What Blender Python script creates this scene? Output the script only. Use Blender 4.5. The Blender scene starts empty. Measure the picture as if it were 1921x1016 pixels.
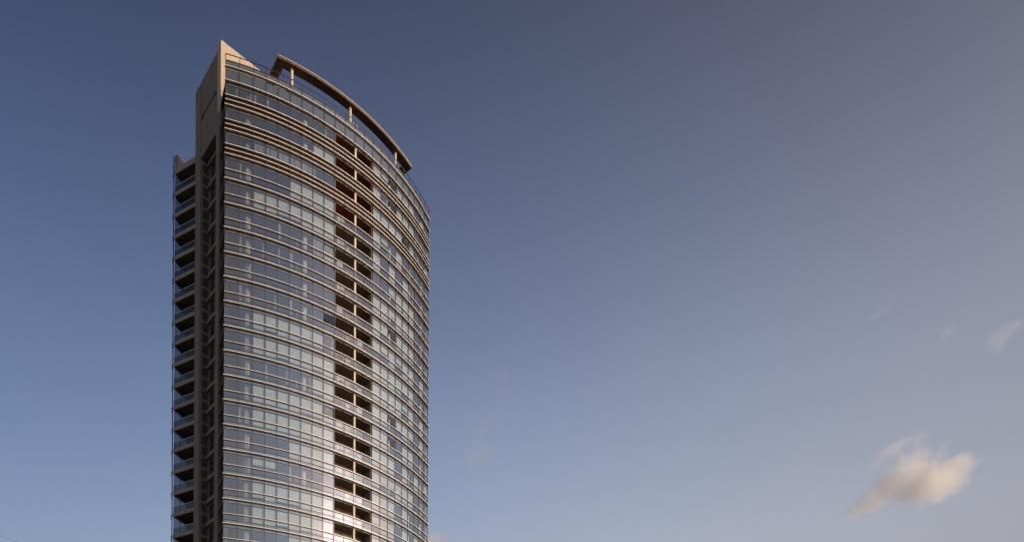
import bpy, bmesh, math, random
from mathutils import Vector, Matrix
random.seed(7)
sc = bpy.context.scene
COL = sc.collection
sin, cos, pi = math.sin, math.cos, math.pi

# ------------------------------------------------------------------ camera
cam = bpy.data.cameras.new('camera')
cam.sensor_fit = 'HORIZONTAL'; cam.sensor_width = 36.0
cam.lens = 1310.9/1921*36
cam.shift_x = 0.0
cam.shift_y = (1526.8-508)/1921
cam.clip_start = 0.1; cam.clip_end = 40000
camo = bpy.data.objects.new('camera', cam); COL.objects.link(camo)
EYE = 1.6
camo.matrix_world = Matrix.Translation((0, 0, EYE)) @ Matrix.Rotation(pi/2+0.00485, 4, 'X') @ Matrix.Rotation(0.0031, 4, 'Z')
sc.camera = camo
sc.render.engine = 'CYCLES'
sc.cycles.use_denoising = True
sc.cycles.max_bounces = 14
sc.cycles.diffuse_bounces = 4
sc.cycles.glossy_bounces = 4
sc.cycles.transparent_max_bounces = 24
sc.cycles.volume_bounces = 12
sc.cycles.volume_step_rate = 0.5
sc.cycles.sample_clamp_indirect = 6

# ------------------------------------------------------------------ sky and sun
SUN_EL = math.radians(12.5); SUN_AZ = math.radians(107)      # azimuth clockwise from +Y
world = bpy.data.worlds.new('World'); sc.world = world
world.use_nodes = True
nt = world.node_tree
bg = nt.nodes['Background']
sky = nt.nodes.new('ShaderNodeTexSky'); sky.sky_type = 'NISHITA'
sky.sun_disc = False
sky.sun_elevation = SUN_EL-math.radians(1.5); sky.sun_rotation = SUN_AZ
sky.altitude = 0; sky.air_density = 1.0; sky.dust_density = 1.0; sky.ozone_density = 1.0
bg.inputs[1].default_value = 0.105
# fitted colour gain painted over the sky texture: brightness by height and by distance from the sun, as in the photograph
SKY = ((0.174, 4.908, -6.212, -0.988, -1.795, 2.27), (-0.34, 5.677, -6.885, -0.951, -1.636, 1.814), (-0.525, 5.752, -6.628, -0.97, -1.47, 1.358))
def wnode(op, a, b=0.0):
    v = nt.nodes.new('ShaderNodeMath'); v.operation = op
    for i, x in enumerate((a, b)):
        if isinstance(x, (int, float)): v.inputs[i].default_value = x
        else: nt.links.new(x, v.inputs[i])
    return v.outputs[0]
wtc = nt.nodes.new('ShaderNodeTexCoord'); wsp = nt.nodes.new('ShaderNodeSeparateXYZ'); nt.links.new(wtc.outputs['Generated'], wsp.inputs[0])
wz = wnode('MINIMUM', wnode('MAXIMUM', wsp.outputs['Z'], .2), .80)
ws_ = wnode('ADD', wnode('MULTIPLY', wsp.outputs['X'], math.sin(SUN_AZ)), wnode('MULTIPLY', wsp.outputs['Y'], math.cos(SUN_AZ)))
raw_s = ws_
ws_ = wnode('MINIMUM', wnode('MAXIMUM', ws_, -.75), .32)
wt = wnode('MINIMUM', wnode('MAXIMUM', wnode('DIVIDE', wnode('SUBTRACT', raw_s, .33), .4), 0.0), 1.0)
sdv_ = (math.sin(SUN_AZ)*math.cos(SUN_EL), math.cos(SUN_AZ)*math.cos(SUN_EL), math.sin(SUN_EL))
wd = wnode('ADD', wnode('ADD', wnode('MULTIPLY', wsp.outputs['X'], sdv_[0]), wnode('MULTIPLY', wsp.outputs['Y'], sdv_[1])), wnode('MULTIPLY', wsp.outputs['Z'], sdv_[2]))
lobe = wnode('MAXIMUM', wnode('DIVIDE', wnode('SUBTRACT', wd, .94), .06), 0.0)      # pale aureole round the sun
wmp = nt.nodes.new('ShaderNodeMapping'); wmp.inputs['Scale'].default_value = (1.2, 1.2, 3.5); wmp.inputs['Rotation'].default_value = (.0, .5, .3)
wns = nt.nodes.new('ShaderNodeTexNoise'); wns.inputs['Scale'].default_value = 2.2; wns.inputs['Detail'].default_value = 6; wns.inputs['Roughness'].default_value = .55
nt.links.new(wtc.outputs['Generated'], wmp.inputs[0]); nt.links.new(wmp.outputs[0], wns.inputs['Vector'])
wvar = wnode('MULTIPLY', wnode('SUBTRACT', wns.outputs['Fac'], .5), .14)      # thin veil of haze
ssp = nt.nodes.new('ShaderNodeSeparateColor'); nt.links.new(sky.outputs[0], ssp.inputs[0])
scb = nt.nodes.new('ShaderNodeCombineColor')
for ch in range(3):
    c0, c1, c2, c3, c4, c5 = SKY[ch]
    e = wnode('ADD', wnode('MULTIPLY', wnode('ADD', wnode('MULTIPLY', wz, c2), c1), wz), c0)
    e = wnode('ADD', e, wnode('MULTIPLY', ws_, wnode('ADD', wnode('ADD', wnode('MULTIPLY', ws_, c4), c3), wnode('MULTIPLY', wz, c5))))
    e = wnode('ADD', e, wvar)
    e = wnode('ADD', e, wnode('MULTIPLY', wt, (-.24, .0, .22)[ch]))
    e = wnode('ADD', e, wnode('MULTIPLY', lobe, (.62, .80, 1.15)[ch]))
    nt.links.new(wnode('MULTIPLY', ssp.outputs[ch], wnode('EXPONENT', e)), scb.inputs[ch])
nt.links.new(scb.outputs[0], bg.inputs[0])
sun = bpy.data.lights.new('sun', 'SUN'); sun.energy = 3.2; sun.angle = math.radians(0.53); sun.color = (1, .83, .62)
suno = bpy.data.objects.new('sun', sun); COL.objects.link(suno)
sd = Vector((sin(SUN_AZ)*cos(SUN_EL), cos(SUN_AZ)*cos(SUN_EL), sin(SUN_EL)))
suno.rotation_euler = sd.to_track_quat('Z', 'Y').to_euler()
suno.location = sd*200
sc.view_settings.view_transform = 'Standard'; sc.view_settings.look = 'None'
sc.view_settings.exposure = 0.0; sc.view_settings.gamma = 1

# ------------------------------------------------------------------ materials
def mat(name, color, rough=.6, metal=0.0, noise=0.0, scale=3.0, streak=0.0, bump=0.0, color2=None):
    m = bpy.data.materials.new(name); m.use_nodes = True
    n = m.node_tree; b = n.nodes['Principled BSDF']
    b.inputs['Roughness'].default_value = rough; b.inputs['Metallic'].default_value = metal
    c = tuple(color)+(1,)
    b.inputs['Base Color'].default_value = c
    tc = n.nodes.new('ShaderNodeTexCoord')
    if noise or streak:
        t = n.nodes.new('ShaderNodeTexNoise'); t.inputs['Scale'].default_value = scale; t.inputs['Detail'].default_value = 6
        mp = n.nodes.new('ShaderNodeMapping')
        if streak: mp.inputs['Scale'].default_value = (1, 1, 1-streak)
        n.links.new(tc.outputs['Object'], mp.inputs[0]); n.links.new(mp.outputs[0], t.inputs['Vector'])
        r = n.nodes.new('ShaderNodeValToRGB')
        lo = tuple(x*(1-noise) for x in color) if color2 is None else tuple(color2)
        hi = tuple(min(1, x*(1+noise)) for x in color)
        r.color_ramp.elements[0].color = lo+(1,); r.color_ramp.elements[1].color = hi+(1,)
        r.color_ramp.elements[0].position = .3; r.color_ramp.elements[1].position = .7
        n.links.new(t.outputs['Fac'], r.inputs[0]); n.links.new(r.outputs[0], b.inputs['Base Color'])
        if bump:
            bp = n.nodes.new('ShaderNodeBump'); bp.inputs['Strength'].default_value = bump; bp.inputs['Distance'].default_value = .02
            n.links.new(t.outputs['Fac'], bp.inputs['Height']); n.links.new(bp.outputs[0], b.inputs['Normal'])
    return m
def glassmat(name, tint, base=.2, edge=.9, rough=.01, gcol=(.97, .95, .875)):
    m = bpy.data.materials.new(name); m.use_nodes = True
    n = m.node_tree; n.nodes.clear()
    o = n.nodes.new('ShaderNodeOutputMaterial'); mx = n.nodes.new('ShaderNodeMixShader')
    tr = n.nodes.new('ShaderNodeBsdfTransparent'); gl = n.nodes.new('ShaderNodeBsdfGlossy')
    tr.inputs[0].default_value = tuple(tint)+(1,); gl.inputs[0].default_value = tuple(gcol)+(1,)
    gl.inputs['Roughness'].default_value = rough
    lw = n.nodes.new('ShaderNodeLayerWeight'); lw.inputs[0].default_value = .5
    p = n.nodes.new('ShaderNodeMath'); p.operation = 'POWER'; p.inputs[1].default_value = 3.0
    mr = n.nodes.new('ShaderNodeMapRange'); mr.inputs['To Min'].default_value = base; mr.inputs['To Max'].default_value = edge
    n.links.new(lw.outputs['Facing'], p.inputs[0]); n.links.new(p.outputs[0], mr.inputs[0])
    # faint roller wave in each pane
    tc = n.nodes.new('ShaderNodeTexCoord'); ns = n.nodes.new('ShaderNodeTexNoise'); ns.inputs['Scale'].default_value = .9
    ns.inputs['Detail'].default_value = 1
    bp = n.nodes.new('ShaderNodeBump'); bp.inputs['Strength'].default_value = .12; bp.inputs['Distance'].default_value = .02
    n.links.new(tc.outputs['Object'], ns.inputs['Vector']); n.links.new(ns.outputs['Fac'], bp.inputs['Height'])
    n.links.new(bp.outputs[0], gl.inputs['Normal'])
    n.links.new(mr.outputs[0], mx.inputs[0]); n.links.new(tr.outputs[0], mx.inputs[1]); n.links.new(gl.outputs[0], mx.inputs[2])
    n.links.new(mx.outputs[0], o.inputs[0])
    return m
M = {
 'alu': mat('champagne_aluminium', (.86, .82, .75), .42, .1, .14, 2.5),
 'aludark': mat('shade_dark_bronze', (.075, .055, .038), .6, 0, .2, 2.0),  # bronze darkened so its colour carries the shade under the lips
 'brown': mat('brown_spandrel', (.075, .036, .024), .5, .0, .25, 1.2),
 'mullion': mat('bronze_mullion', (.06, .034, .026), .5, 0, .15, 3),
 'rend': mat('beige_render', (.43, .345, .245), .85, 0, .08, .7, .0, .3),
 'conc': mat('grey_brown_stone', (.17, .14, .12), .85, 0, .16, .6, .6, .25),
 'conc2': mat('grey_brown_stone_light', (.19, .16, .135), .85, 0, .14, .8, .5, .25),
 'soffit': mat('soffit_plaster', (.17, .135, .09), .8, 0, .12, .8),
 'canopy_under': mat('canopy_soffit_timber', (.10, .052, .034), .7, 0, .3, 2.5),
 'balconyedge': mat('balcony_edge_render', (.27, .225, .17), .85, 0, .15, .9, .5),
 'fascia': mat('weathered_canopy_edge', (.36, .31, .25), .7, 0, .12, 1.5),
 'ceil': mat('interior_ceiling', (.50, .49, .46), .85, 0, .06, .5),
 'inner': mat('interior_wall', (.28, .265, .25), .85, 0, .2, .3),
 'column': mat('pale_column', (.72, .68, .60), .7, 0, .05, 1),
 'post': mat('beige_painted_post', (.50, .42, .32), .7, 0, .08, 1),
 'backing': mat('grey_shadow_box', (.27, .26, .24), .6, 0, .12, .8),
 'backgreen': mat('green_grey_backing', (.17, .185, .165), .5, 0, .12, .5),
 'loggia': mat('loggia_paint_grey', (.17, .145, .125), .8, 0, .12, 1.0),
 'loggiared': mat('loggia_paint_red_brown', (.20, .075, .045), .8, 0, .12, 1.0),
 'backwall': mat('loggia_back_plaster', (.27, .215, .185), .8, 0, .1, 1.0),
 'white': mat('white_paint', (.78, .76, .72), .45, 0, .04, 4),
 'darkmetal': mat('dark_metal', (.06, .065, .075), .4, .5, .1, 4),
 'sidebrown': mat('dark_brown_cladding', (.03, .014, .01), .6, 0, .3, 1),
 'black': mat('dark_room', (.03, .028, .026), .8, 0, .2, 1),
 'black2': mat('void_shade_plaster', (.09, .08, .072), .85, 0, .2, 1),  # balcony back wall blackened, the void's shade is in its colour
 'wood': mat('brown_wood', (.20, .10, .05), .5, 0, .3, 5),
 'louvre': mat('grey_louvre', (.12, .12, .12), .5, .3, .1, 4),
 'glass': glassmat('tinted_facade_glass', (.70, .74, .735), .315, .90),
 'glassrail': glassmat('balustrade_glass', (.66, .72, .74), .22, .9),
 'sideglass': glassmat('teal_balcony_glass', (.25, .30, .31), .05, .5),
 'darkglass': glassmat('dark_window_glass', (.25, .31, .31), .07, .8),
}
def blindmat(name, col):
    m = mat(name, col, .9, 0, .07, .35)
    n = m.node_tree; b = n.nodes['Principled BSDF']
    return m
M['blind'] = blindmat('pale_roller_blind', (.60, .63, .595))
M['blind2'] = blindmat('cream_roller_blind', (.60, .54, .44))
def curtainmat():
    m = bpy.data.materials.new('pleated_net_curtain'); m.use_nodes = True
    n = m.node_tree; b = n.nodes['Principled BSDF']; b.inputs['Roughness'].default_value = .9
    tc = n.nodes.new('ShaderNodeTexCoord'); w = n.nodes.new('ShaderNodeTexNoise')
    mp = n.nodes.new('ShaderNodeMapping'); mp.inputs['Scale'].default_value = (7, 7, .25)
    w.inputs['Scale'].default_value = 1.0
    r = n.nodes.new('ShaderNodeValToRGB')
    r.color_ramp.elements[0].color = (.16, .17, .19, 1); r.color_ramp.elements[1].color = (.50, .50, .48, 1)
    r.color_ramp.elements[0].position = .38; r.color_ramp.elements[1].position = .66
    n.links.new(tc.outputs['Object'], mp.inputs[0]); n.links.new(mp.outputs[0], w.inputs['Vector'])
    n.links.new(w.outputs['Fac'], r.inputs[0]); n.links.new(r.outputs[0], b.inputs['Base Color'])
    return m
M['curtain'] = curtainmat()

# ------------------------------------------------------------------ helpers
class MB:
    def __init__(self): self.v = []; self.f = []; self.m = []; self.mats = []; self.sm = []
    def mi(self, m):
        if m not in self.mats: self.mats.append(m)
        return self.mats.index(m)
    def add(self, vs, fs, m, smooth=False):
        k = len(self.v); i = self.mi(m)
        self.v += [tuple(x) for x in vs]
        for f in fs: self.f.append([a+k for a in f]); self.m.append(i); self.sm.append(smooth)
    def quad(self, a, b, c, d, m): self.add([a, b, c, d], [(0, 1, 2, 3)], m)
    def box8(self, p, m):
        self.add(p, [(0, 3, 2, 1), (4, 5, 6, 7), (0, 1, 5, 4), (1, 2, 6, 5), (2, 3, 7, 6), (3, 0, 4, 7)], m)
    def obox(self, o, a, n, x0, x1, y0, y1, z0, z1, m):
        # oriented box: o origin (x,y), a axis, n axis (2-D unit vectors)
        P = []
        for z in (z0, z1):
            for x, y in ((x0, y0), (x1, y0), (x1, y1), (x0, y1)):
                P.append((o[0]+a[0]*x+n[0]*y, o[1]+a[1]*x+n[1]*y, z))
        self.box8(P, m)
    def prism(self, poly, z0, z1, m):
        k = len(poly)
        vs = [(x, y, z0) for x, y in poly]+[(x, y, z1) for x, y in poly]
        fs = [tuple(range(k-1, -1, -1)), tuple(range(k, 2*k))]+[(i, (i+1) % k, (i+1) % k+k, i+k) for i in range(k)]
        self.add(vs, fs, m)
    def sweep(self, prof, ts, m, caps=True):
        k = len(prof); vs = []
        for t in ts:
            for r, z in prof:
                x, y = pol(r, t); vs.append((x, y, z))
        fs = []
        for i in range(len(ts)-1):
            for j in range(k):
                j2 = (j+1) % k
                fs.append((i*k+j, (i+1)*k+j, (i+1)*k+j2, i*k+j2))
        if caps: fs += [tuple(range(k)), tuple(range(len(vs)-1, len(vs)-k-1, -1))]
        self.add(vs, fs, m)
    def cyl(self, x, y, z0, z1, r, m, n=20):
        vs = [(x+r*cos(2*pi*i/n), y+r*sin(2*pi*i/n), z) for z in (z0, z1) for i in range(n)]
        self.add(vs, [(i, (i+1) % n, (i+1) % n+n, i+n) for i in range(n)], m, True)
        self.add(vs, [tuple(range(n-1, -1, -1)), tuple(range(n, 2*n))], m)
    def tube(self, pts, r, m, n=6):
        pts = [Vector(p) for p in pts]; vs = []; fs = []
        for i, p in enumerate(pts):
            d = (pts[min(i+1, len(pts)-1)]-pts[max(i-1, 0)]).normalized()
            u = d.cross(Vector((0, 0, 1)));
            if u.length < 1e-3: u = d.cross(Vector((1, 0, 0)))
            u.normalize(); w = d.cross(u)
            for j in range(n):
                a = 2*pi*j/n; vs.append(p+u*(r*cos(a))+w*(r*sin(a)))
        for i in range(len(pts)-1):
            for j in range(n): fs.append((i*n+j, i*n+(j+1) % n, (i+1)*n+(j+1) % n, (i+1)*n+j))
        fs += [tuple(range(n)), tuple(range(len(vs)-1, len(vs)-n-1, -1))]
        self.add(vs, fs, m, True)
    def build(self, name, parent=None, origin=None):
        if not self.v: return None
        me = bpy.data.meshes.new(name)
        o_ = Vector(origin) if origin else Vector((0, 0, 0))
        me.from_pydata([tuple(Vector(v)-o_) for v in self.v], [], self.f)
        for m in self.mats: me.materials.append(M[m])
        for p, i, s in zip(me.polygons, self.m, self.sm): p.material_index = i; p.use_smooth = s
        bm = bmesh.new(); bm.from_mesh(me); bmesh.ops.recalc_face_normals(bm, faces=bm.faces); bm.to_mesh(me); bm.free()
        o = bpy.data.objects.new(name, me); COL.objects.link(o)
        o.location = o_
        if parent is not None:
            o.parent = parent
            w = Vector((0, 0, 0)); q = parent
            while q is not None: w += q.location; q = q.parent
            o.location = o_-w
        return o
def tag(o, label=None, cat=None, group=None, kind=None):
    if label: o['label'] = label
    if cat: o['category'] = cat
    if group: o['group'] = group
    if kind: o['kind'] = kind
    return o
def empty(name, loc=(0, 0, 0), parent=None):
    o = bpy.data.objects.new(name, None); COL.objects.link(o); o.location = loc; o.empty_display_size = .5
    if parent is not None: o.parent = parent
    return o

# ------------------------------------------------------------------ measures (metres)
U = 3.1                                 # one storey
H0 = EYE+29.925*U                       # height of the roof-level slab edge
def Z(z): return H0+z*U
XC, YC, R = -14.6366*U, 38.5973*U, 10.7249*U
def pol(r, t): return (XC+r*sin(t), YC-r*cos(t))
T = [0.2730+0.050711*i for i in range(3)]
while len(T) < 23: T.append(T[-1]+0.045274)
TE = T[-1]
def subdiv(ts, k=3):
    o = []
    for a, b in zip(ts[:-1], ts[1:]): o += [a+(b-a)*i/k for i in range(k)]
    return o+[ts[-1]]
TS = subdiv(T, 2)
NS = 21                                 # storeys modelled in full
P0 = Vector(pol(R, T[0])); PE = Vector(pol(R, TE))
F = Vector((-12.357, 29.275))*U
e1 = Vector((.7071, .7071)); e2 = Vector((-.7071, .7071))
BL = Vector((-15.86, 32.55))*U; bdir = Vector((.894, -.447)); bside = Vector((.19, .982))
LOG = range(9, 13)                      # bays of the loggias

# ------------------------------------------------------------------ ground
M['ground'] = mat('dimmed_paving', (.07, .065, .06), .9, 0, .25, .02)  # ground colour darkened as if in shade, to weaken light bounced onto undersides
g = MB(); g.add([(-15000, -15000, 0), (15000, -15000, 0), (15000, 15000, 0), (-15000, 15000, 0)], [(0, 1, 2, 3)], 'ground')
tag(g.build('ground'), kind='structure')

# ------------------------------------------------------------------ the tower
tower = empty('apartment_tower', (XC+R*.5, YC, 0))
tag(tower, 'tall curved glass apartment tower with beige fin wall and crescent roof canopy', 'tower')
def lip(b, z, ts, proj=.25, hang=.15, m1='alu', m2='aludark'):
    # projecting aluminium lip with a recessed fascia below it, underside and fascia in shade-darkened bronze
    b.sweep([(R+proj-.06, z), (R+proj-.06, z-.062), (R+proj, z-.062), (R+proj, z)], ts, m1)
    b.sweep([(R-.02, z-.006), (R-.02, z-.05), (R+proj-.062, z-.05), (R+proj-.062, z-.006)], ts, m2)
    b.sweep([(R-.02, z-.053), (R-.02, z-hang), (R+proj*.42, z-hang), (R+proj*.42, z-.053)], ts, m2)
for n in range(0, NS+1):
    b = MB(); z = Z(-n)
    tsx = [T[0]-.002]+TS[1:-1]+[TE+.004]
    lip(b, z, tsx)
    b.sweep([(R-.12, z-.02), (R-.12, z-.22), (R-2.3*U, z-.22), (R-2.3*U, z-.02)], TS, 'ceil')
    # small bracket under the lip at each mullion
    for t in T[1:-1]:
        x, y = pol(R, t); b.obox((x, y), (cos(t), sin(t)), (sin(t), -cos(t)), -.05, .05, -.01, .19, z-.20, z-.06, 'mullion')
    b.build('floor_slab', tower, (*pol(R, .77), z))
for n in range(1, NS+1):
    b = MB(); z = Z(-n+.395)
    if n <= 3:
        lip(b, z, TS, .25, .13)
    else:
        b.sweep([(R+.10, z), (R+.10, z-.052), (R+.15, z-.052), (R+.15, z)], TS, 'alu')
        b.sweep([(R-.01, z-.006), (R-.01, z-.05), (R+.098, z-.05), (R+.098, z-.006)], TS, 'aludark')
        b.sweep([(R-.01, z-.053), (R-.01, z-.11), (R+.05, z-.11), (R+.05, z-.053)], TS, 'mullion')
    b.build('facade_rail', tower, (*pol(R, .77), z))
    if n <= 3:
        b = MB(); lip(b, Z(-n+.2), TS, .25, .13); b.build('facade_rail', tower, (*pol(R, .77), Z(-n+.2)))
        b = MB(); b.sweep([(R-.10, Z(-n)), (R-.10, Z(-n+.39)), (R-.04, Z(-n+.39)), (R-.04, Z(-n))], TS, 'brown')
        for t in T[1:-1]:
            x, y = pol(R, t); b.obox((x, y), (cos(t), sin(t)), (sin(t), -cos(t)), -.03, .03, -.035, .12, Z(-n)+.01, Z(-n+.39), 'mullion')
        b.build('spandrel_band', tower, (*pol(R, .77), Z(-n+.2)))

# --- windows
BL_L = {2: {8, 9}, 4: {6, 7, 8, 9}, 5: {3, 4, 5, 6, 7, 8, 9}, 6: {8, 9}, 10: {3, 4, 5, 6, 7, 8}, 11: set(range(3, 10)), 12: {8, 9},
        13: set(range(3, 10)), 14: set(range(3, 10)), 15: {6, 7, 8, 9}, 16: {3, 4}, 17: set(range(3, 10)), 18: set(range(3, 10)), 19: {6, 7, 8, 9}, 20: set(),
        21: {4, 5, 6, 7, 8, 9}}
OPEN = {(6, 9), (9, 9), (13, 9), (1, 16), (2, 16), (3, 18), (8, 16), (12, 16), (13, 16)}
CURT = {(3, 3), (3, 4), (3, 5), (3, 6), (3, 7), (6, 8)}
rnd = random.Random(11)
def window_geo(n, i, fr, gl, blb):
    """n storey, i bay (0-based): frame, glass and blind geometry into three builders"""
    A = Vector(pol(R, T[i])); B = Vector(pol(R, T[i+1])); d = B-A; L = d.length; a = d/L; nr = Vector((a.y, -a.x))
    zt, zb = Z(-(n-1))-.17, Z(-n)
    ztr = Z(-(n-1)-.16); zrail = Z(-n+.395); zlo = Z(-n+.15)
    low = zrail-.02 if n <= 3 else zb
    bar = lambda x0, x1, z0, z1, y0=-.07, y1=.035: fr.obox(A, a, nr, x0, x1, y0, y1, z0, z1, 'mullion')
    bar(-.019, .019, low, zt+.0, -.09, .04)
    if i in (21, 8): bar(L-.026, L+.026, low, zt, -.09, .048)
    bar(.03, L-.03, ztr-.02, ztr+.02)
    if n > 3: bar(.03, L-.03, zlo-.02, zlo+.02)
    fr.obox(A, a, nr, .03, L-.03, -.16, -.08, ztr+.021, zt+.12, 'backing')
    if n > 3: fr.obox(A, a, nr, .03, L-.03, -.14, -.08, zb, zlo-.021, 'backing')
    def pane(z0, z1, tilt=0.0):
        j = [rnd.uniform(-.004, .004) for _ in range(3)]
        pts = []
        for (x, z, q) in ((.028, z0, 0), (L-.028, z0, 1), (L-.028, z1, 2), (.028, z1, None)):
            off = .004+(j[q] if q is not None else 0)
            if tilt: off = .05+(z1-z)*math.sin(tilt); z = z1-(z1-z)*math.cos(tilt)
            pts.append((A.x+a.x*x+nr.x*off, A.y+a.y*x+nr.y*off, z))
        gl.quad(*pts, 'glass')
        return pts
    pane(ztr+.02, zt+.0)
    is_open = (n, i+1) in OPEN
    if is_open:
        p = pane(zrail+.06, ztr-.02, math.radians(11))
        fr.tube([p[0], p[1], p[2], p[3], p[0]], .035, 'darkmetal', 4)
        bar(.03, L-.03, zrail, zrail+.05)
        if n > 3: pane(zlo+.02, zrail)
    else:
        pane((zrail if n <= 3 else zlo)+.02, ztr-.02)
    if n > 3: pane(zb+.01, zlo-.02)
    has = False; m = 'blind'; c = i+1
    if (n, c) in CURT: has = True; m = 'curtain'
    elif c <= 9: has = c in BL_L.get(n, set())
    elif c >= 14:
        h = rnd.random(); has = h < (.80 if c <= 19 else .18)
        if c <= 14+rnd.randint(0, 4) and n in (17, 18): m = 'blind2'
    if n == 16 and c in (3, 4): m = 'blind'
    if is_open and c >= 14: has = False
    strip = (not has) and rnd.random() < .22
    if strip:
        x0 = rnd.choice((.06, L-.42)); blb.obox(A, a, nr, x0, x0+rnd.uniform(.16, .36), -.14, -.125, zrail if n <= 3 else zlo+.03, ztr-.015, 'curtain')
    if has:
        bot = rnd.choice([zlo+.03, zlo+.15, zlo+.35, zlo+.05]) if n > 3 else zrail
        if n == 16 and c <= 4: bot = zrail+.55
        if c >= 14 and rnd.random() < .2: bot = zrail+rnd.uniform(.2, .9)
        dz = (-.14, -.125)
        x0, x1 = (.07, L-.07)
        if is_open: x0 = .07
        blb.obox(A, a, nr, x0, x1, dz[0], dz[1], bot, ztr-.015, m)
        if m != 'curtain': blb.obox(A, a, nr, x0, x1, dz[0]-.012, dz[1]+.012, bot-.03, bot-.002, 'white')
cells = [(n, i) for n in range(1, NS+1) for i in range(22) if i not in LOG]
def shown(c):
    n, i = c; A = Vector(pol(R, T[i])); B = Vector(pol(R, T[i+1]))
    xa, xb = A.x/A.y, B.x/B.y; zt = Z(-n); vis = 1 if (zt-EYE)/A.y > .39 else 0.2
    return -(xb-xa)/A.y*vis*(0.6 if n <= 3 else 1)
cells.sort(key=shown)
big = set(cells[:100])
fs, gs, bs = MB(), MB(), MB()
for n, i in sorted(cells):
    if (n, i) in big:
        f_, g_, b_ = MB(), MB(), MB(); window_geo(n, i, f_, g_, b_)
        w = f_.build('window', tower, (*pol(R, T[i]), Z(-n)))
        g_.build('pane', w, (*pol(R, T[i]), Z(-n)))
        if (n, i+1) in OPEN: tag(w, 'window pushed open at the bottom')
        c = b_.build('blind' if (n, i+1) not in CURT else 'curtain', w, (*pol(R, T[i]), Z(-n)))
    else: window_geo(n, i, fs, gs, bs)
w = fs.build('window', tower, (*pol(R, 1.0), Z(-10))); tag(w, kind='stuff')
tag(gs.build('pane', w, (*pol(R, 1.0), Z(-10))), kind='stuff'); tag(bs.build('blind', w, (*pol(R, 1.0), Z(-10))), kind='stuff')

# --- loggias (recessed balconies) in the middle bays
tl0, tl1 = T[9], T[13]
LD = 2.0
for n in range(1, NS+1):
    z0, z1 = Z(-n), Z(-n+1)-.225
    b = MB()
    ts = subdiv(T[9:14], 2)
    wm = 'loggiared' if n <= 4 else 'loggia'
    b.sweep([(R-LD-.12, z0-.01), (R-LD, z0-.01), (R-LD, z1), (R-LD-.12, z1)], ts, 'loggiared' if n <= 4 else 'backwall')
    for t, s in ((tl0, 1), (tl1, -1)):
        o = pol(R, t); a = (cos(t), sin(t)); nr = (sin(t), -cos(t))
        b.obox(o, a, nr, *((0.03, .15) if s > 0 else (-.15, -.03)), -LD, -.10, z0, z1, wm)
    b.sweep([(R-LD+.002, z1+.0), (R-.13, z1+.0), (R-.13, z1-.03), (R-LD+.002, z1-.03)], subdiv(T[9:14], 2), 'loggiared' if n <= 4 else 'soffit')
    lg = b.build('loggia', tower, (*pol(R, T[11]), z0))
    # glazed doors in the back wall
    for (ta, tb) in ((T[9]+.018, T[10]+.02), (T[11]+.02, T[12]+.022)):
        A = Vector(pol(R-LD, ta)); B = Vector(pol(R-LD, tb)); d = B-A; L = d.length; a = d/L; nr = Vector((a.y, -a.x))
        q = MB(); q.obox(A, a, nr, 0, L, .02, .05, z0+.02, z0+2.25, 'black')
        for x in (0, L/2-.03, L-.06): q.obox(A, a, nr, x, x+.06, .052, .10, z0+.02, z0+2.25, 'mullion')
        q.obox(A, a, nr, .06, L-.06, .052, .10, z0+2.19, z0+2.25, 'mullion')
        q.build('sliding_door', lg, (A.x, A.y, z0))
    # post between the two halves
    q = MB(); t = T[11]+.006; x, y = pol(R-.28, t)
    q.obox((x, y), (cos(t), sin(t)), (sin(t), -cos(t)), -.13, .13, -.13, .13, z0, z1-.03, 'post')
    q.build('post', lg, (x, y, z0))
    if n > 3:
        for i in LOG:
            q = MB(); A = Vector(pol(R, T[i])); B = Vector(pol(R, T[i+1])); d = B-A; L = d.length; a = d/L; nr = Vector((a.y, -a.x))
            q.obox(A, a, nr, -.022, .022, -.05, .04, z0, Z(-n+.395)-.06, 'mullion')
            q.obox(A, a, nr, .024, L-.024, -.04, .02, Z(-n+.15)-.018, Z(-n+.15)+.018, 'mullion')
            q.quad((A.x, A.y, Z(-n+.15)), (B.x, B.y, Z(-n+.15)), (B.x, B.y, Z(-n+.395)-.06), (A.x, A.y, Z(-n+.395)-.06), 'glassrail')
            q.quad((A.x, A.y, z0), (B.x, B.y, z0), (B.x, B.y, Z(-n+.15)-.02), (A.x, A.y, Z(-n+.15)-.02), 'glassrail')
            q.obox(A, a, nr, .024, L-.024, -.12, -.06, z0, Z(-n+.13), 'backing')
            q.build('balustrade_panel', lg, (A.x, A.y, z0))

# --- interior: core wall, partitions and pale round columns behind the glass
b = MB()
b.sweep([(R-2.3*U, Z(-NS-1)), (R-2.3*U, Z(.5)), (R-2.36*U, Z(.5)), (R-2.36*U, Z(-NS-1))], TS, 'inner')
for t in (T[6]-.01, T[9]-.012, T[13]+.012, T[17]+.01, T[20]):
    b.obox(pol(R, t), (cos(t), sin(t)), (sin(t), -cos(t)), -.07, .07, -2.3*U, -1.1, Z(-NS-1), Z(-.08), 'inner')
b.build('core_wall', tower, (*pol(R-7, .77), Z(-NS)))
for t in (.353, .572, .985, 1.125, 1.235):
    x, y = pol(R-.78, t); b = MB(); b.cyl(x, y, Z(-NS-1), Z(-.07), .34, 'column', 24); b.build('interior_column', tower, (x, y, Z(-NS-1)))

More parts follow.
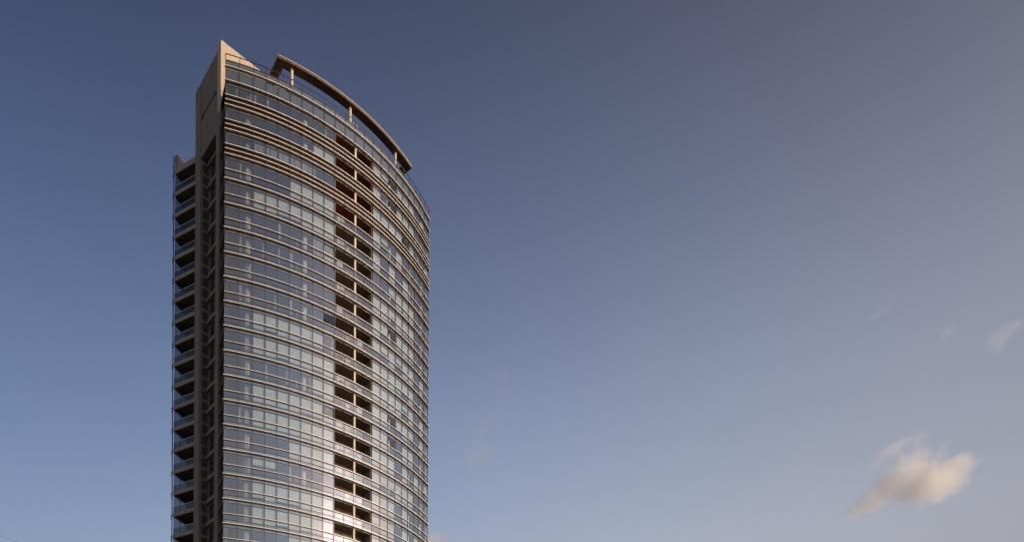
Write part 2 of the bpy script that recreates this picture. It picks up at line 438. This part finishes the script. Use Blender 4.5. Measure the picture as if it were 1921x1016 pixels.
# --- crown: blind glass storey, parapet, rail
zA, zP = Z(.578), Z(.86)
b = MB(); lip(b, zA, [T[0]-.002]+TS[1:-1]+[TE+.004], .24, .17); b.build('crown_ledge', tower, (*pol(R, .77), zA))
for i in range(22):
    A = Vector(pol(R, T[i])); B = Vector(pol(R, T[i+1])); d = B-A; L = d.length; a = d/L; nr = Vector((a.y, -a.x))
    q = MB()
    q.obox(A, a, nr, -.025, .025, -.09, .045, Z(0)+.002, zA-.17, 'mullion')
    if i == 21: q.obox(A, a, nr, L-.025, L+.025, -.09, .045, Z(0)+.002, zA-.17, 'mullion')
    q.obox(A, a, nr, .027, L-.027, -.14, -.10, Z(0)+.002, zA-.17, 'backgreen')
    j = [rnd.uniform(-.004, .004) for _ in range(4)]
    P = [(A.x+a.x*x+nr.x*(.004+o), A.y+a.y*x+nr.y*(.004+o), z) for (x, z, o) in ((.025, Z(0)+.01, j[0]), (L-.025, Z(0)+.01, j[1]), (L-.025, zA-.17, j[2]), (.025, zA-.17, j[3]))]
    q.quad(*P, 'glass')
    q.build('crown_panel', tower, (A.x, A.y, Z(0)))
    q = MB()
    q.obox(A, a, nr, -.02, .02, -.06, .045, zA+.002, zP-.05, 'mullion')
    q.obox(A, a, nr, .022, L-.022, -.10, -.06, zA+.002, zP-.05, 'backing')
    q.quad((A.x, A.y, zA+.002), (B.x, B.y, zA+.002), (B.x, B.y, zP-.05), (A.x, A.y, zP-.05), 'glass')
    q.build('parapet_panel', tower, (A.x, A.y, zA))
b = MB(); b.sweep([(R-.14, zP-.05), (R-.14, zP), (R+.03, zP), (R+.03, zP-.05)], TS, 'aludark'); b.build('parapet_coping', tower, (*pol(R, .77), zP))
b = MB(); b.tube([(*pol(R+.09, t), Z(1.062)) for t in TS+[TE+.012]], .05, 'darkmetal', 8)
rail = b.build('roof_rail', tower, (*pol(R, .77), Z(1.06)))
for t in T:
    q = MB(); q.tube([(*pol(R+.02, t), zP-.3), (*pol(R+.02, t), zP+.12), (*pol(R+.05, t), zP+.3), (*pol(R+.11, t), Z(1.062)-.03)], .04, 'darkmetal', 6)
    q.build('rail_bracket', rail, (*pol(R, t), zP))

# --- roof deck, plant room behind
deck = [pol(R-.15, t) for t in TS]+[(-5.2*U, 41*U), (-12.5*U, 43*U), (-15.2*U, 36*U), (-13.2*U, 30.9*U), (F.x+1, F.y+.6)]
b = MB(); b.prism(deck, Z(.30), Z(.42), 'conc2'); b.build('roof_deck', tower, (*pol(R*.4, .77), Z(.3)))

# --- crescent canopy
cz0, cz1 = Z(1.83), Z(1.94)
ro, ri = 10.64*U, 10.26*U
tc = [.463+(1.131-.463)*k/36 for k in range(37)]
b = MB()
outer = [pol(ro, t) for t in tc]; inner = [pol(ri, t) for t in tc]
dl = Vector((-.641, .767)); dr = Vector((-.797, .604))
oL, oR = Vector(outer[0]), Vector(outer[-1]); wl = Vector((.767, .641))*.33*U; wr = Vector((-.604, -.797))*.33*U
def cut(p, d):   # walk along the inner edge from the arm
    return p
armL = 1.9*U
ki = next(k for k in range(37) if (Vector(inner[k])-oL-wl).dot(Vector((.767, .641))) > 0)
kj = max(k for k in range(37) if (Vector(inner[k])-oR-wr).dot(Vector((-.604, -.797))) > 0)
pl = oL+wl; s = (Vector(inner[ki])-pl).dot(dl); pl_in = pl+dl*s
pr = oR+wr; s2 = (Vector(inner[kj])-pr).dot(dr); pr_in = pr+dr*s2
poly = outer+[tuple(oR+dr*armL), tuple(pr+dr*armL), tuple(pr_in)]+[inner[k] for k in range(kj-1, ki, -1)]+[tuple(pl_in), tuple(pl+dl*armL), tuple(oL+dl*armL)]
# soffit slab with a proud fascia on the outer edge
b.prism(poly, cz0, cz1-.10, 'canopy_under')
b.prism(poly, cz1-.097, cz1, 'conc2')
b.sweep([(ro+.002, cz1-.10), (ro+.06, cz1-.10), (ro+.06, cz1+.03), (ro+.002, cz1+.03)], tc, 'fascia')
can = b.build('roof_canopy', tower, (*pol(ro, .8), cz0))
for t in (.520, .775, 1.035):
    x, y = pol(10.41*U, t); q = MB(); q.cyl(x, y, Z(.42), cz0, .20, 'post', 24); q.cyl(x, y, Z(.42), Z(.42)+.15, .3, 'post', 24)
    q.cyl(x, y, cz0-.12, cz0-.001, .24, 'post', 24); q.build('canopy_column', can, (x, y, Z(.42)))
for k, (dd, p) in enumerate(((dl, oL+wl*.5), (dr, oR+wr*.5))):
    q = MB(); c = p+dd*(armL-.6); q.cyl(c.x, c.y, Z(.42), cz0, .20, 'post', 20); q.build('canopy_column', can, (c.x, c.y, Z(.42)))

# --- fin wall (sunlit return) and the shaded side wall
zF = Z(2.75); zS = Z(2.57)
b = MB()
b.obox(F, e1, e2, 0, 3.0*U, 0, .36*U, Z(0)-.3, zF, 'rend')
for k in (1.35, 2.55, 3.75): b.obox(F, e1, e2, .002, 3.0*U, -.0015, .0, Z(0)+k*2-1.6, Z(0)+k*2-1.585, 'conc2')
b.obox(F, e1, e2, -.03, 3.0*U, -.03, .36*U+.03, zF+.002, zF+.05, 'alu')
b.build('fin_wall', tower, (F.x, F.y, Z(0)))
b = MB()
for k, h in ((.25, .55), (.9, .5)):
    p = F+e1*k+e2*.4; b.tube([(p.x, p.y, zF+.05), (p.x, p.y, zF+.05+h)], .018, 'darkmetal')
b.build('lightning_rod', tower, (F.x, F.y, zF))
def S(s, off=0.0): return F+e2*(s*U)+e1*(off*U)
b = MB(); zo = Z(-.84)
o = F
sl0, sl1, zs0, zs1 = .46, 2.06, Z(.885), Z(.985)
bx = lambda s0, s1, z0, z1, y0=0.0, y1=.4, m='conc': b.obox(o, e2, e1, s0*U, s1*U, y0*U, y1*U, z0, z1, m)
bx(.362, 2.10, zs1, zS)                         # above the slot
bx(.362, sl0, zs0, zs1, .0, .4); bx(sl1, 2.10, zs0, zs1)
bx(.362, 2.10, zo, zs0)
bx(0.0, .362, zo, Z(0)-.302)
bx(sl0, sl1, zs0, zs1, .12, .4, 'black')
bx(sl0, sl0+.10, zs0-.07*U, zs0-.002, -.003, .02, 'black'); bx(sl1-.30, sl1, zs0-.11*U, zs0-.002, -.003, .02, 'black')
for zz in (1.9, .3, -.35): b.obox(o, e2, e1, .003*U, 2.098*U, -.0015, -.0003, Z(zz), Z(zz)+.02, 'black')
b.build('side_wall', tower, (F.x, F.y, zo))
b = MB()
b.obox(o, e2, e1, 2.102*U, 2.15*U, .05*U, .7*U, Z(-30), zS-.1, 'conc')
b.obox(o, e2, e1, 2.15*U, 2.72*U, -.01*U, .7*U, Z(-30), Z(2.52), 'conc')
for n in range(0, NS+3): b.obox(o, e2, e1, 2.145*U, 2.724*U, -.014*U, -.0101*U, Z(-n+.25), Z(-n+.25)+.03, 'louvre')
b.tube([(*(S(2.4, .1)), Z(2.52)), (*(S(2.4, .1)), Z(2.52)+.7)], .03, 'darkmetal')
b.build('pilaster', tower, (*S(2.4), Z(-30)))
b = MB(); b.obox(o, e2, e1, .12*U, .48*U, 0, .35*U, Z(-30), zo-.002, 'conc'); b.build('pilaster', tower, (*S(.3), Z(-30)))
# recessed wall between the pilasters
b = MB()
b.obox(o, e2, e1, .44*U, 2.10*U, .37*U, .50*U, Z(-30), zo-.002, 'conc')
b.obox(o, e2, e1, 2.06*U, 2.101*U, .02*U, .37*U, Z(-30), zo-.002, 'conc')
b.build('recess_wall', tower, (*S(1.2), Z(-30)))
for n in range(1, NS+2):
    z = Z(-n)
    # storey beam + wide window on the back plane of the recess
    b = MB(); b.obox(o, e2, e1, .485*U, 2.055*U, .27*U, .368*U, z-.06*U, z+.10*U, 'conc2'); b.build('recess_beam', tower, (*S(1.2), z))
    if True:
        b = MB()
        b.obox(o, e2, e1, .60*U, 1.80*U, .345*U, .362*U, z+.14*U, z+.86*U, 'black')
        for s in (.58, 1.0, 1.4, 1.80): b.obox(o, e2, e1, s*U, (s+.025)*U, .325*U, .355*U, z+.12*U, z+.88*U, 'louvre')
        for zz in (.12, .46, .86): b.obox(o, e2, e1, .606*U, 1.799*U, .328*U, .354*U, z+zz*U, z+(zz+.02)*U, 'louvre')
        w = b.build('side_window', tower, (*S(1.2), z))
        q = MB(); A_, B_ = S(.61, .338), S(1.79, .338)
        q.quad((A_.x, A_.y, z+.15*U), (B_.x, B_.y, z+.15*U), (B_.x, B_.y, z+.85*U), (A_.x, A_.y, z+.85*U), 'darkglass'); q.build('pane', w, (*S(1.2), z))
    # two small louvred openings per storey on the return
    for k in (0, 1):
        b = MB(); zz = z+(.08+.5*k)*U
        b.obox(o, e2, e1, 2.035*U, 2.058*U, .07*U, .30*U, zz, zz+.34*U, 'black')
        for j in range(6): b.obox(o, e2, e1, 2.022*U, 2.034*U, .07*U, .30*U, zz+(.01+j*.055)*U, zz+(.03+j*.055)*U, 'louvre')
        b.build('louvred_vent', tower, (*S(2.05), zz))

# --- narrow side face between the curtain wall and the fin
sdv = (F-P0); SL = sdv.length; sa = sdv/SL; sn = Vector((-sa.y, sa.x)) if Vector((-sa.y, sa.x)).x < 0 else Vector((sa.y, -sa.x))
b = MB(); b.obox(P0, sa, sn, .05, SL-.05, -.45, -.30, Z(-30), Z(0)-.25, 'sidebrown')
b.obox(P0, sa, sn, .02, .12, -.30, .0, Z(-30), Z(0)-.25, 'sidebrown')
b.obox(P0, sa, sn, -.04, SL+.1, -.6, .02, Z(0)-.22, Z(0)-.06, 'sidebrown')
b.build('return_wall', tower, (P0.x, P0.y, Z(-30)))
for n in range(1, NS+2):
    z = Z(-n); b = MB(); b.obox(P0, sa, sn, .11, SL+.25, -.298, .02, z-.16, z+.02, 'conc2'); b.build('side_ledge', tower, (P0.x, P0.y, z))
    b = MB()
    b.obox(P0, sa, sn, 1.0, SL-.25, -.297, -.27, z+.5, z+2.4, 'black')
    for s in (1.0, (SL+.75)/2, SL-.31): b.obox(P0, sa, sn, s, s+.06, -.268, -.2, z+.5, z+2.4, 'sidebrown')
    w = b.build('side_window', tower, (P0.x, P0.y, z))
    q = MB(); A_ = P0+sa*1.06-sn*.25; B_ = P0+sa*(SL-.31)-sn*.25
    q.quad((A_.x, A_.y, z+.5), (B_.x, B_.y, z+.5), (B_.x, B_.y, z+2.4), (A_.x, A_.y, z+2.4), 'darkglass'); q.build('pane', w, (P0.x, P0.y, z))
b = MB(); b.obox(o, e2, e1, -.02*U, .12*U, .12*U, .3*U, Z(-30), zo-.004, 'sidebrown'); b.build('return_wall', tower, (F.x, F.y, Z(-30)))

# --- corner balconies at the left
bn = Vector((-bdir.y, bdir.x)); bn = bn if bn.y > 0 else -bn        # inward (away from camera)
BW = 2.6*U; BD = .86*U
BR = BL+bdir*BW; BL2 = BL+bside*(.94*U); 
BR2 = BL2+bdir*BW
b = MB()
b.prism([tuple(BL2), tuple(BR2), tuple(BR2+bn*.3), tuple(BL2+bn*.3)], Z(-30), Z(.35), 'black2'); b.build('balcony_back_wall', tower, (*BL2, Z(-30)))
for n in range(0, NS+1):
    zb = Z(-n)+.10*U if n == 0 else Z(-n)+.08*U
    th = .25*U if n == 0 else .15*U
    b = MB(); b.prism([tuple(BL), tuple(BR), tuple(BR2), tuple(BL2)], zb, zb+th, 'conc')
    b.prism([tuple(BL-bn*.05), tuple(BR-bn*.05), tuple(BR-bn*.001), tuple(BL-bn*.001)], zb-.05, zb+th+.03, 'balconyedge')
    bal = b.build('balcony', tower, (*BL, zb))
    zt = zb+th
    if n == 0: continue
    zr = Z(-n)+.53*U
    q = MB()
    q.tube([(*(BL+bdir*.05), zr), (*(BL+bdir*BW), zr)], .03, 'alu')
    q.tube([(*(BL+bdir*.05), zr), (*(BL+bside*(.9*U)), zr)], .03, 'darkmetal')
    q.tube([(*(BL+bside*(.5*U)), zt), (*(BL+bside*(.5*U)), zb+U)], .05, 'darkmetal')
    for s in (.05, 1.3, 2.6, 3.9): q.tube([(*(BL+bdir*s+bn*.05), zt), (*(BL+bdir*s+bn*.05), zr)], .022, 'darkmetal')
    q.build('balcony_rail', bal, (*BL, zr))
    q = MB(); A_, B_ = BL+bn*.02, BR+bn*.02
    q.quad((A_.x, A_.y, zt+.03), (B_.x, B_.y, zt+.03), (B_.x, B_.y, zr-.03), (A_.x, A_.y, zr-.03), 'sideglass')
    q.build('glass_balustrade', bal, (*BL, zt))
    q = MB(); A_, B_ = BL+bside*.05, BL2
    q.quad((A_.x, A_.y, zt+.01), (B_.x, B_.y, zt+.01), (B_.x, B_.y, zb+U-.03), (A_.x, A_.y, zb+U-.03), 'sideglass')
    q.tube([(A_.x, A_.y, zb+U-.06), (B_.x, B_.y, zb+U-.06)], .05, 'darkmetal', 4)
    q.build('side_screen', bal, (*BL, zt))
    q = MB()
    A_ = BL2+bdir*1.2
    q.obox(A_, bdir, -bn, 0, 3.4, .0, .03, zt+.02, zt+2.2, 'black')
    for s in (0, 1.1, 2.25, 3.36): q.obox(A_, bdir, -bn, s, s+.06, .032, .09, zt+.02, zt+2.2, 'louvre')
    q.obox(A_, bdir, -bn, 2.3, 3.35, .032, .05, zt+.05, zt+2.15, 'blind2')
    q.build('balcony_door', bal, (*A_, zt))
b = MB()
c = BL-bside*.12-bdir*.06
b.obox(c, bdir, bside, -.16, .0, -.03, .05, Z(-30), Z(.93), 'darkmetal')
for n in range(0, NS+1):
    for dz in (.1, .42 if n == 0 else .98): b.obox(c, bdir, bside, -.30, -.162, -.05, .06, Z(-n)+dz*U, Z(-n)+dz*U+.16, 'darkmetal')
b.build('corner_fin', tower, (*c, Z(-30)))
# upstand wall and roof-terrace rail over the top balcony
b = MB(); zt = Z(.35)
b.prism([tuple(BL), tuple(BL+bdir*.55), tuple(BL+bdir*.55+bside*2.9), tuple(BL+bside*2.9)], zt+.002, Z(.97), 'conc2')
b.build('terrace_upstand', tower, (*BL, zt))
b = MB()
b.tube([(*(BL+bdir*.7+bn*.06), Z(.97)+.05), (*(BL+bdir*.7+bside*3.0), Z(.97)+.05)], .03, 'alu')
b.tube([(*(BL+bdir*1.7+bn*.9), Z(.66)), (*(BR+bn*.9), Z(.66))], .03, 'darkmetal')
for s in (1.7, 3.2, 4.7, 6.2): b.tube([(*(BL+bdir*s+bn*.9), zt), (*(BL+bdir*s+bn*.9), Z(.66))], .02, 'darkmetal')
A_, B_ = BL+bdir*1.7+bn*.9, BR+bn*.9
b.quad((A_.x, A_.y, zt+.02), (B_.x, B_.y, zt+.02), (B_.x, B_.y, Z(.64)), (A_.x, A_.y, Z(.64)), 'sideglass')
b.build('terrace_rail', tower, (*BL, zt))

# --- rear walls that close the body (seen only from the side)
b = MB()
ring = [Vector(PE)-Vector((.3, 0)), Vector((-5.2*U, 41*U)), Vector((-12.5*U, 43*U)), Vector((-15.2*U, 36*U)), BL2+bn*.31+bdir*.1]
for p, q_ in zip(ring[:-1], ring[1:]):
    d = (q_-p); L = d.length; a = d/L; nn = Vector((-a.y, a.x))
    b.obox(p, a, nn, 0, L-.02, 0, .3, 0, Z(.42)-.004, 'conc2')
    for n in range(0, NS+8):
        k = int(L//4)
        for j in range(k):
            x0 = (j+.5)*L/k-.9
            b.obox(p, a, -nn, x0, x0+1.8, .002, .03, Z(-n-1)+.9, Z(-n-1)+2.5, 'darkmetal') if Z(-n-1) > 2 else None
b.build('rear_wall', tower, (*ring[1], 0))
# --- plainer storeys below the picture
b = MB(); zl = Z(-NS)
b.sweep([(R-.05, 0), (R-.05, zl-.2), (R-.4, zl-.2), (R-.4, 0)], TS, 'backgreen')
for n in range(NS+1, 30): lip(b, Z(-n), TS); b.sweep([(R-.04, Z(-n+.395)), (R-.04, Z(-n+.395)-.06), (R+.15, Z(-n+.395)-.06), (R+.15, Z(-n+.395))], TS, 'alu')
b.build('lower_storeys', tower, (*pol(R, .77), 0))

# ------------------------------------------------------------------ things on the loggias
def at(t, r, n): x, y = pol(r, t); return (x, y, Z(-n)+.002)
def dup(o, loc, rz, label, name=None):
    c = o.copy(); COL.objects.link(c); c.location = loc; c.rotation_euler = (0, 0, rz); c['label'] = label
    for ch in o.children:
        k = ch.copy(); COL.objects.link(k); k.parent = c
    return c

def airer():
    r = tag(empty('drying_rack', (0, 0, 0)), 'x', 'drying rack', 'white drying racks on the recessed balconies')
    b = MB()
    for s in (-.25, .25):
        b.tube([(-.6, s, 0), (-.6, -s*.6, 1.25), ], .02, 'white'); b.tube([(.6, s, 0), (.6, -s*.6, 1.25)], .02, 'white')
        b.tube([(-.6, s, 0), (.6, s, 0)], .02, 'white')
    b.build('stand', r)
    b = MB()
    for k in range(6): b.tube([(-.75, -.3+.12*k, 1.25), (.75, -.3+.12*k, 1.25)], .014, 'white', 5)
    for s in (-.75, .75): b.tube([(s, -.3, 1.25), (s, .3, 1.25)], .018, 'white', 5)
    b.build('rail_frame', r)
    b = MB(); b.obox((0, 0), (1, 0), (0, 1), -.5, -.1, -.19, -.17, .65, 1.27, 'white'); b.obox((0, 0), (1, 0), (0, 1), .05, .5, -.19, -.17, .8, 1.27, 'white')
    b.build('towel', r)
    return r
def acunit():
    r = tag(empty('air_conditioner'), 'x', 'air conditioner', 'air conditioner units on the recessed balconies')
    b = MB(); b.obox((0, 0), (1, 0), (0, 1), -.42, .42, -.16, .16, .62, 1.34, 'white'); b.build('casing', r)
    b = MB()
    b.tube([(.12*cos(a*pi/8)-.1, -.165, .98+.12*sin(a*pi/8)) for a in range(17)], .012, 'darkmetal', 5)
    b.tube([(.24*cos(a*pi/8)-.1, -.165, .98+.24*sin(a*pi/8)) for a in range(17)], .012, 'darkmetal', 5); b.build('fan_grille', r)
    b = MB()
    for s in (-.36, .32): b.obox((0, 0), (1, 0), (0, 1), s, s+.04, -.14, .14, 0, .618, 'darkmetal')
    b.build('stand', r)
    return r
def chair():
    r = tag(empty('patio_chair'), 'x', 'chair', 'white patio chairs on the recessed balconies')
    b = MB(); b.obox((0, 0), (1, 0), (0, 1), -.25, .25, -.25, .25, .42, .46, 'white'); b.build('seat', r)
    b = MB()
    for k in range(5): b.obox((0, 0), (1, 0), (0, 1), -.24+.11*k, -.19+.11*k, .23, .26, .462, 1.2, 'white')
    b.obox((0, 0), (1, 0), (0, 1), -.25, .25, .22, .27, 1.2, 1.26, 'white'); b.build('backrest', r)
    for sx in (-.22, .22):
        for sy in (-.22, .22):
            b = MB(); b.obox((0, 0), (1, 0), (0, 1), sx-.02, sx+.02, sy-.02, sy+.02, 0, .418, 'white'); b.build('leg', r)
    return r
A0, C0, K0 = airer(), acunit(), chair()
first = {0: True, 1: True, 2: True}
ordn = ['first', 'second', 'third', 'fourth', 'fifth', 'sixth', 'seventh', 'eighth', 'ninth', 'tenth', 'eleventh', 'twelfth', 'thirteenth', 'fourteenth', 'fifteenth', 'sixteenth', 'seventeenth', 'eighteenth', 'nineteenth']
def put(kind, proto, n, t, r, rot=0):
    nm = {0: 'white drying rack', 1: 'white air conditioner unit', 2: 'white slatted chair'}[kind]
    half = 'left' if t < T[11] else 'right'
    lab = f'{nm} on the {half} half of the {ordn[n-1]} recessed balcony from the roof'
    loc = at(t, R-r, n); rz = t+rot
    if first[kind]: proto.location = loc; proto.rotation_euler = (0, 0, rz); proto['label'] = lab; first[kind] = False
    else: dup(proto, loc, rz, lab)
for n in (4, 5, 7, 11, 14): put(0, A0, n, T[9]+.030, .45)
for n in (6, 8, 13, 15, 17, 18, 19): put(1, C0, n, T[9]+.026, .40)
for n in (9, 12, 16): put(1, C0, n, T[11]+.032, .40)
for n in (5, 10, 12, 16): put(2, K0, n, T[10]+.03, .5, rot=.3)
for n in (11, 14, 17, 18, 19): put(2, K0, n, T[11]+.040, .55, rot=-.2)

# unidentified small white box at the roof edge; pole and front plate are made up
x, y = pol(10.50*U, .792); fl = tag(empty('fixture', (x, y, Z(.42))), 'small white floodlight on a short pole by the middle canopy column', 'fixture')
b = MB(); b.cyl(x, y, Z(.42), Z(1.05), .04, 'post', 10); b.build('pole', fl, (x, y, Z(.42)))
b = MB(); a_, n_ = (cos(.79), sin(.79)), (sin(.79), -cos(.79))
b.obox((x, y), a_, n_, -.28, .34, -.12, .14, Z(1.05)+.002, Z(1.05)+.34, 'white'); b.obox((x, y), a_, n_, -.24, .30, .142, .16, Z(1.05)+.04, Z(1.05)+.30, 'darkmetal')
b.build('housing', fl, (x, y, Z(1.05)))

# ------------------------------------------------------------------ overhead cable
pA, pB = Vector((-48.7, 55, 27.0)), Vector((-49.0, 101, 33.5))
b = MB(); b.tube([pA.lerp(pB, k/30)-Vector((0, 0, .35*4*(k/30)*(1-k/30))) for k in range(31)], .009, 'darkmetal', 6)
tag(b.build('cable', None, tuple(pA)), 'thin dark overhead cable slanting across the bottom left corner of the sky', 'cable')

# ------------------------------------------------------------------ clouds (real volumes, kilometres away)
def cloudmat(name, blobs, dens, nscale, thr, aniso=0.45):
    m = bpy.data.materials.new(name); m.use_nodes = True
    n = m.node_tree; n.nodes.clear(); L = n.links.new
    o = n.nodes.new('ShaderNodeOutputMaterial'); pv = n.nodes.new('ShaderNodeVolumePrincipled')
    pv.inputs['Color'].default_value = (1, .985, .96, 1); pv.inputs['Anisotropy'].default_value = aniso
    tc = n.nodes.new('ShaderNodeTexCoord')
    wn = n.nodes.new('ShaderNodeTexNoise'); wn.inputs['Scale'].default_value = nscale*.6; wn.inputs['Detail'].default_value = 3
    L(tc.outputs['Object'], wn.inputs['Vector'])
    def vm(op, a, b_):
        v = n.nodes.new('ShaderNodeVectorMath'); v.operation = op
        for i, x in enumerate((a, b_)):
            if x is None: continue
            if isinstance(x, tuple): v.inputs[i].default_value = x
            else: L(x, v.inputs[i])
        return v
    def mm(op, a, b_=None):
        v = n.nodes.new('ShaderNodeMath'); v.operation = op
        for i, x in enumerate((a, b_)):
            if x is None: continue
            if isinstance(x, (int, float)): v.inputs[i].default_value = x
            else: L(x, v.inputs[i])
        return v.outputs[0]
    warp = vm('SUBTRACT', wn.outputs['Color'], (.5, .5, .5)); ws = vm('MULTIPLY', warp.outputs[0], (90, 60, 90))
    P = vm('ADD', tc.outputs['Object'], ws.outputs[0]).outputs[0]
    tot = None
    for c, r, rot, w in blobs:
        d = vm('SUBTRACT', P, tuple(c)).outputs[0]
        vr = n.nodes.new('ShaderNodeVectorRotate'); vr.rotation_type = 'Y_AXIS'; vr.inputs['Angle'].default_value = rot
        L(d, vr.inputs['Vector'])
        q = vm('DIVIDE', vr.outputs[0], tuple(r)).outputs[0]
        l = n.nodes.new('ShaderNodeVectorMath'); l.operation = 'DOT_PRODUCT'; L(q, l.inputs[0]); L(q, l.inputs[1])
        f = mm('MULTIPLY', mm('MAXIMUM', mm('SUBTRACT', 1.0, l.outputs['Value']), 0.0), w)
        tot = f if tot is None else mm('ADD', tot, f)
    ns = n.nodes.new('ShaderNodeTexNoise'); ns.inputs['Scale'].default_value = nscale; ns.inputs['Detail'].default_value = 7; ns.inputs['Roughness'].default_value = .62
    L(P, ns.inputs['Vector'])
    k = mm('ADD', tot, mm('MULTIPLY', mm('SUBTRACT', ns.outputs['Fac'], .5), 2.5))
    k = mm('MAXIMUM', mm('SUBTRACT', k, thr), 0.0)
    k = mm('MULTIPLY', k, mm('MINIMUM', mm('MULTIPLY', tot, 3.0), 1.0))
    L(mm('MULTIPLY', k, dens), pv.inputs['Density']); L(pv.outputs[0], o.inputs['Volume'])
    return m
def cloud(name, label, px, dist, dens, nscale=.006, thr=.25, group=None):
    k = dist/1310.9
    cx = sum(p[0] for p in px)/len(px); cy = sum(p[1] for p in px)/len(px)
    org = Vector(((cx-960)*k, dist, EYE+(1526.8-cy)*k))
    blobs = []
    bm = bmesh.new()
    for x, y, rx, ry, rot, w in px:
        c = Vector(((x-cx)*k, 0, -(y-cy)*k)); rx *= 1.22; ry *= 1.3; r = (rx*k, max(ry, rx*.42)*k, ry*k)
        blobs.append((c, r, math.radians(rot), w))
        mtx = Matrix.Translation(c) @ Matrix.Rotation(math.radians(-rot), 4, 'Y') @ Matrix.Diagonal((r[0]*1.12+15, r[1]*1.12+15, r[2]*1.12+15, 1))
        bmesh.ops.create_icosphere(bm, subdivisions=3, radius=1, matrix=mtx)
    me = bpy.data.meshes.new(name); bm.to_mesh(me); bm.free()
    me.materials.append(cloudmat(name, blobs, dens, nscale, thr))
    o = bpy.data.objects.new(name, me); COL.objects.link(o); o.location = org
    md = o.modifiers.new('merge', 'REMESH'); md.mode = 'VOXEL'; md.voxel_size = 9*dist/3000
    return tag(o, label, 'cloud', group)
cloud('cloud', 'cream lit fluffy cloud alone low on the right side of the sky', [
    (1732, 888, 58, 27, 18, 1.0), (1754, 903, 58, 26, 14, 1.0), (1797, 864, 46, 22, 28, .8), (1730, 842, 52, 20, 12, .62),
    (1660, 846, 48, 13, 30, .42), (1685, 882, 54, 27, 28, .85), (1638, 924, 50, 23, 30, .95), (1606, 952, 30, 13, 15, .62), (1700, 820, 60, 10, 15, .36)],
    3000, .012, .013, .06)
cloud('cloud', 'small pale cloud at the bottom edge just right of the tower', [(816, 1000, 22, 13, 20, .9), (800, 1020, 46, 22, 0, 1.1)], 3000, .012, .010, .12)
cloud('cloud', 'faint pinkish wisp of cloud near the right edge of the sky', [(1884, 612, 30, 16, 30, .75), (1872, 632, 24, 12, 10, .6), (1912, 592, 22, 12, 30, .6)], 3000, .0035, .012, .12)
cloud('cloud', 'tiny faint puff of cloud left of the wisp at the right edge', [(1779, 608, 17, 12, 40, .8)], 3000, .0028, .016, .12)
cloud('cloud', 'faint broken wisp of cloud right of the tower in the lower sky', [(938, 715, 40, 28, 50, .5), (915, 780, 46, 24, 50, .5), (898, 845, 38, 30, 40, .62)], 3500, .0016, .009, .08)
cloud('cloud', 'thin streak of cloud left of the tiny puff on the right side', [(1655, 572, 34, 6, 35, .7)], 3000, .0028, .014, .12)
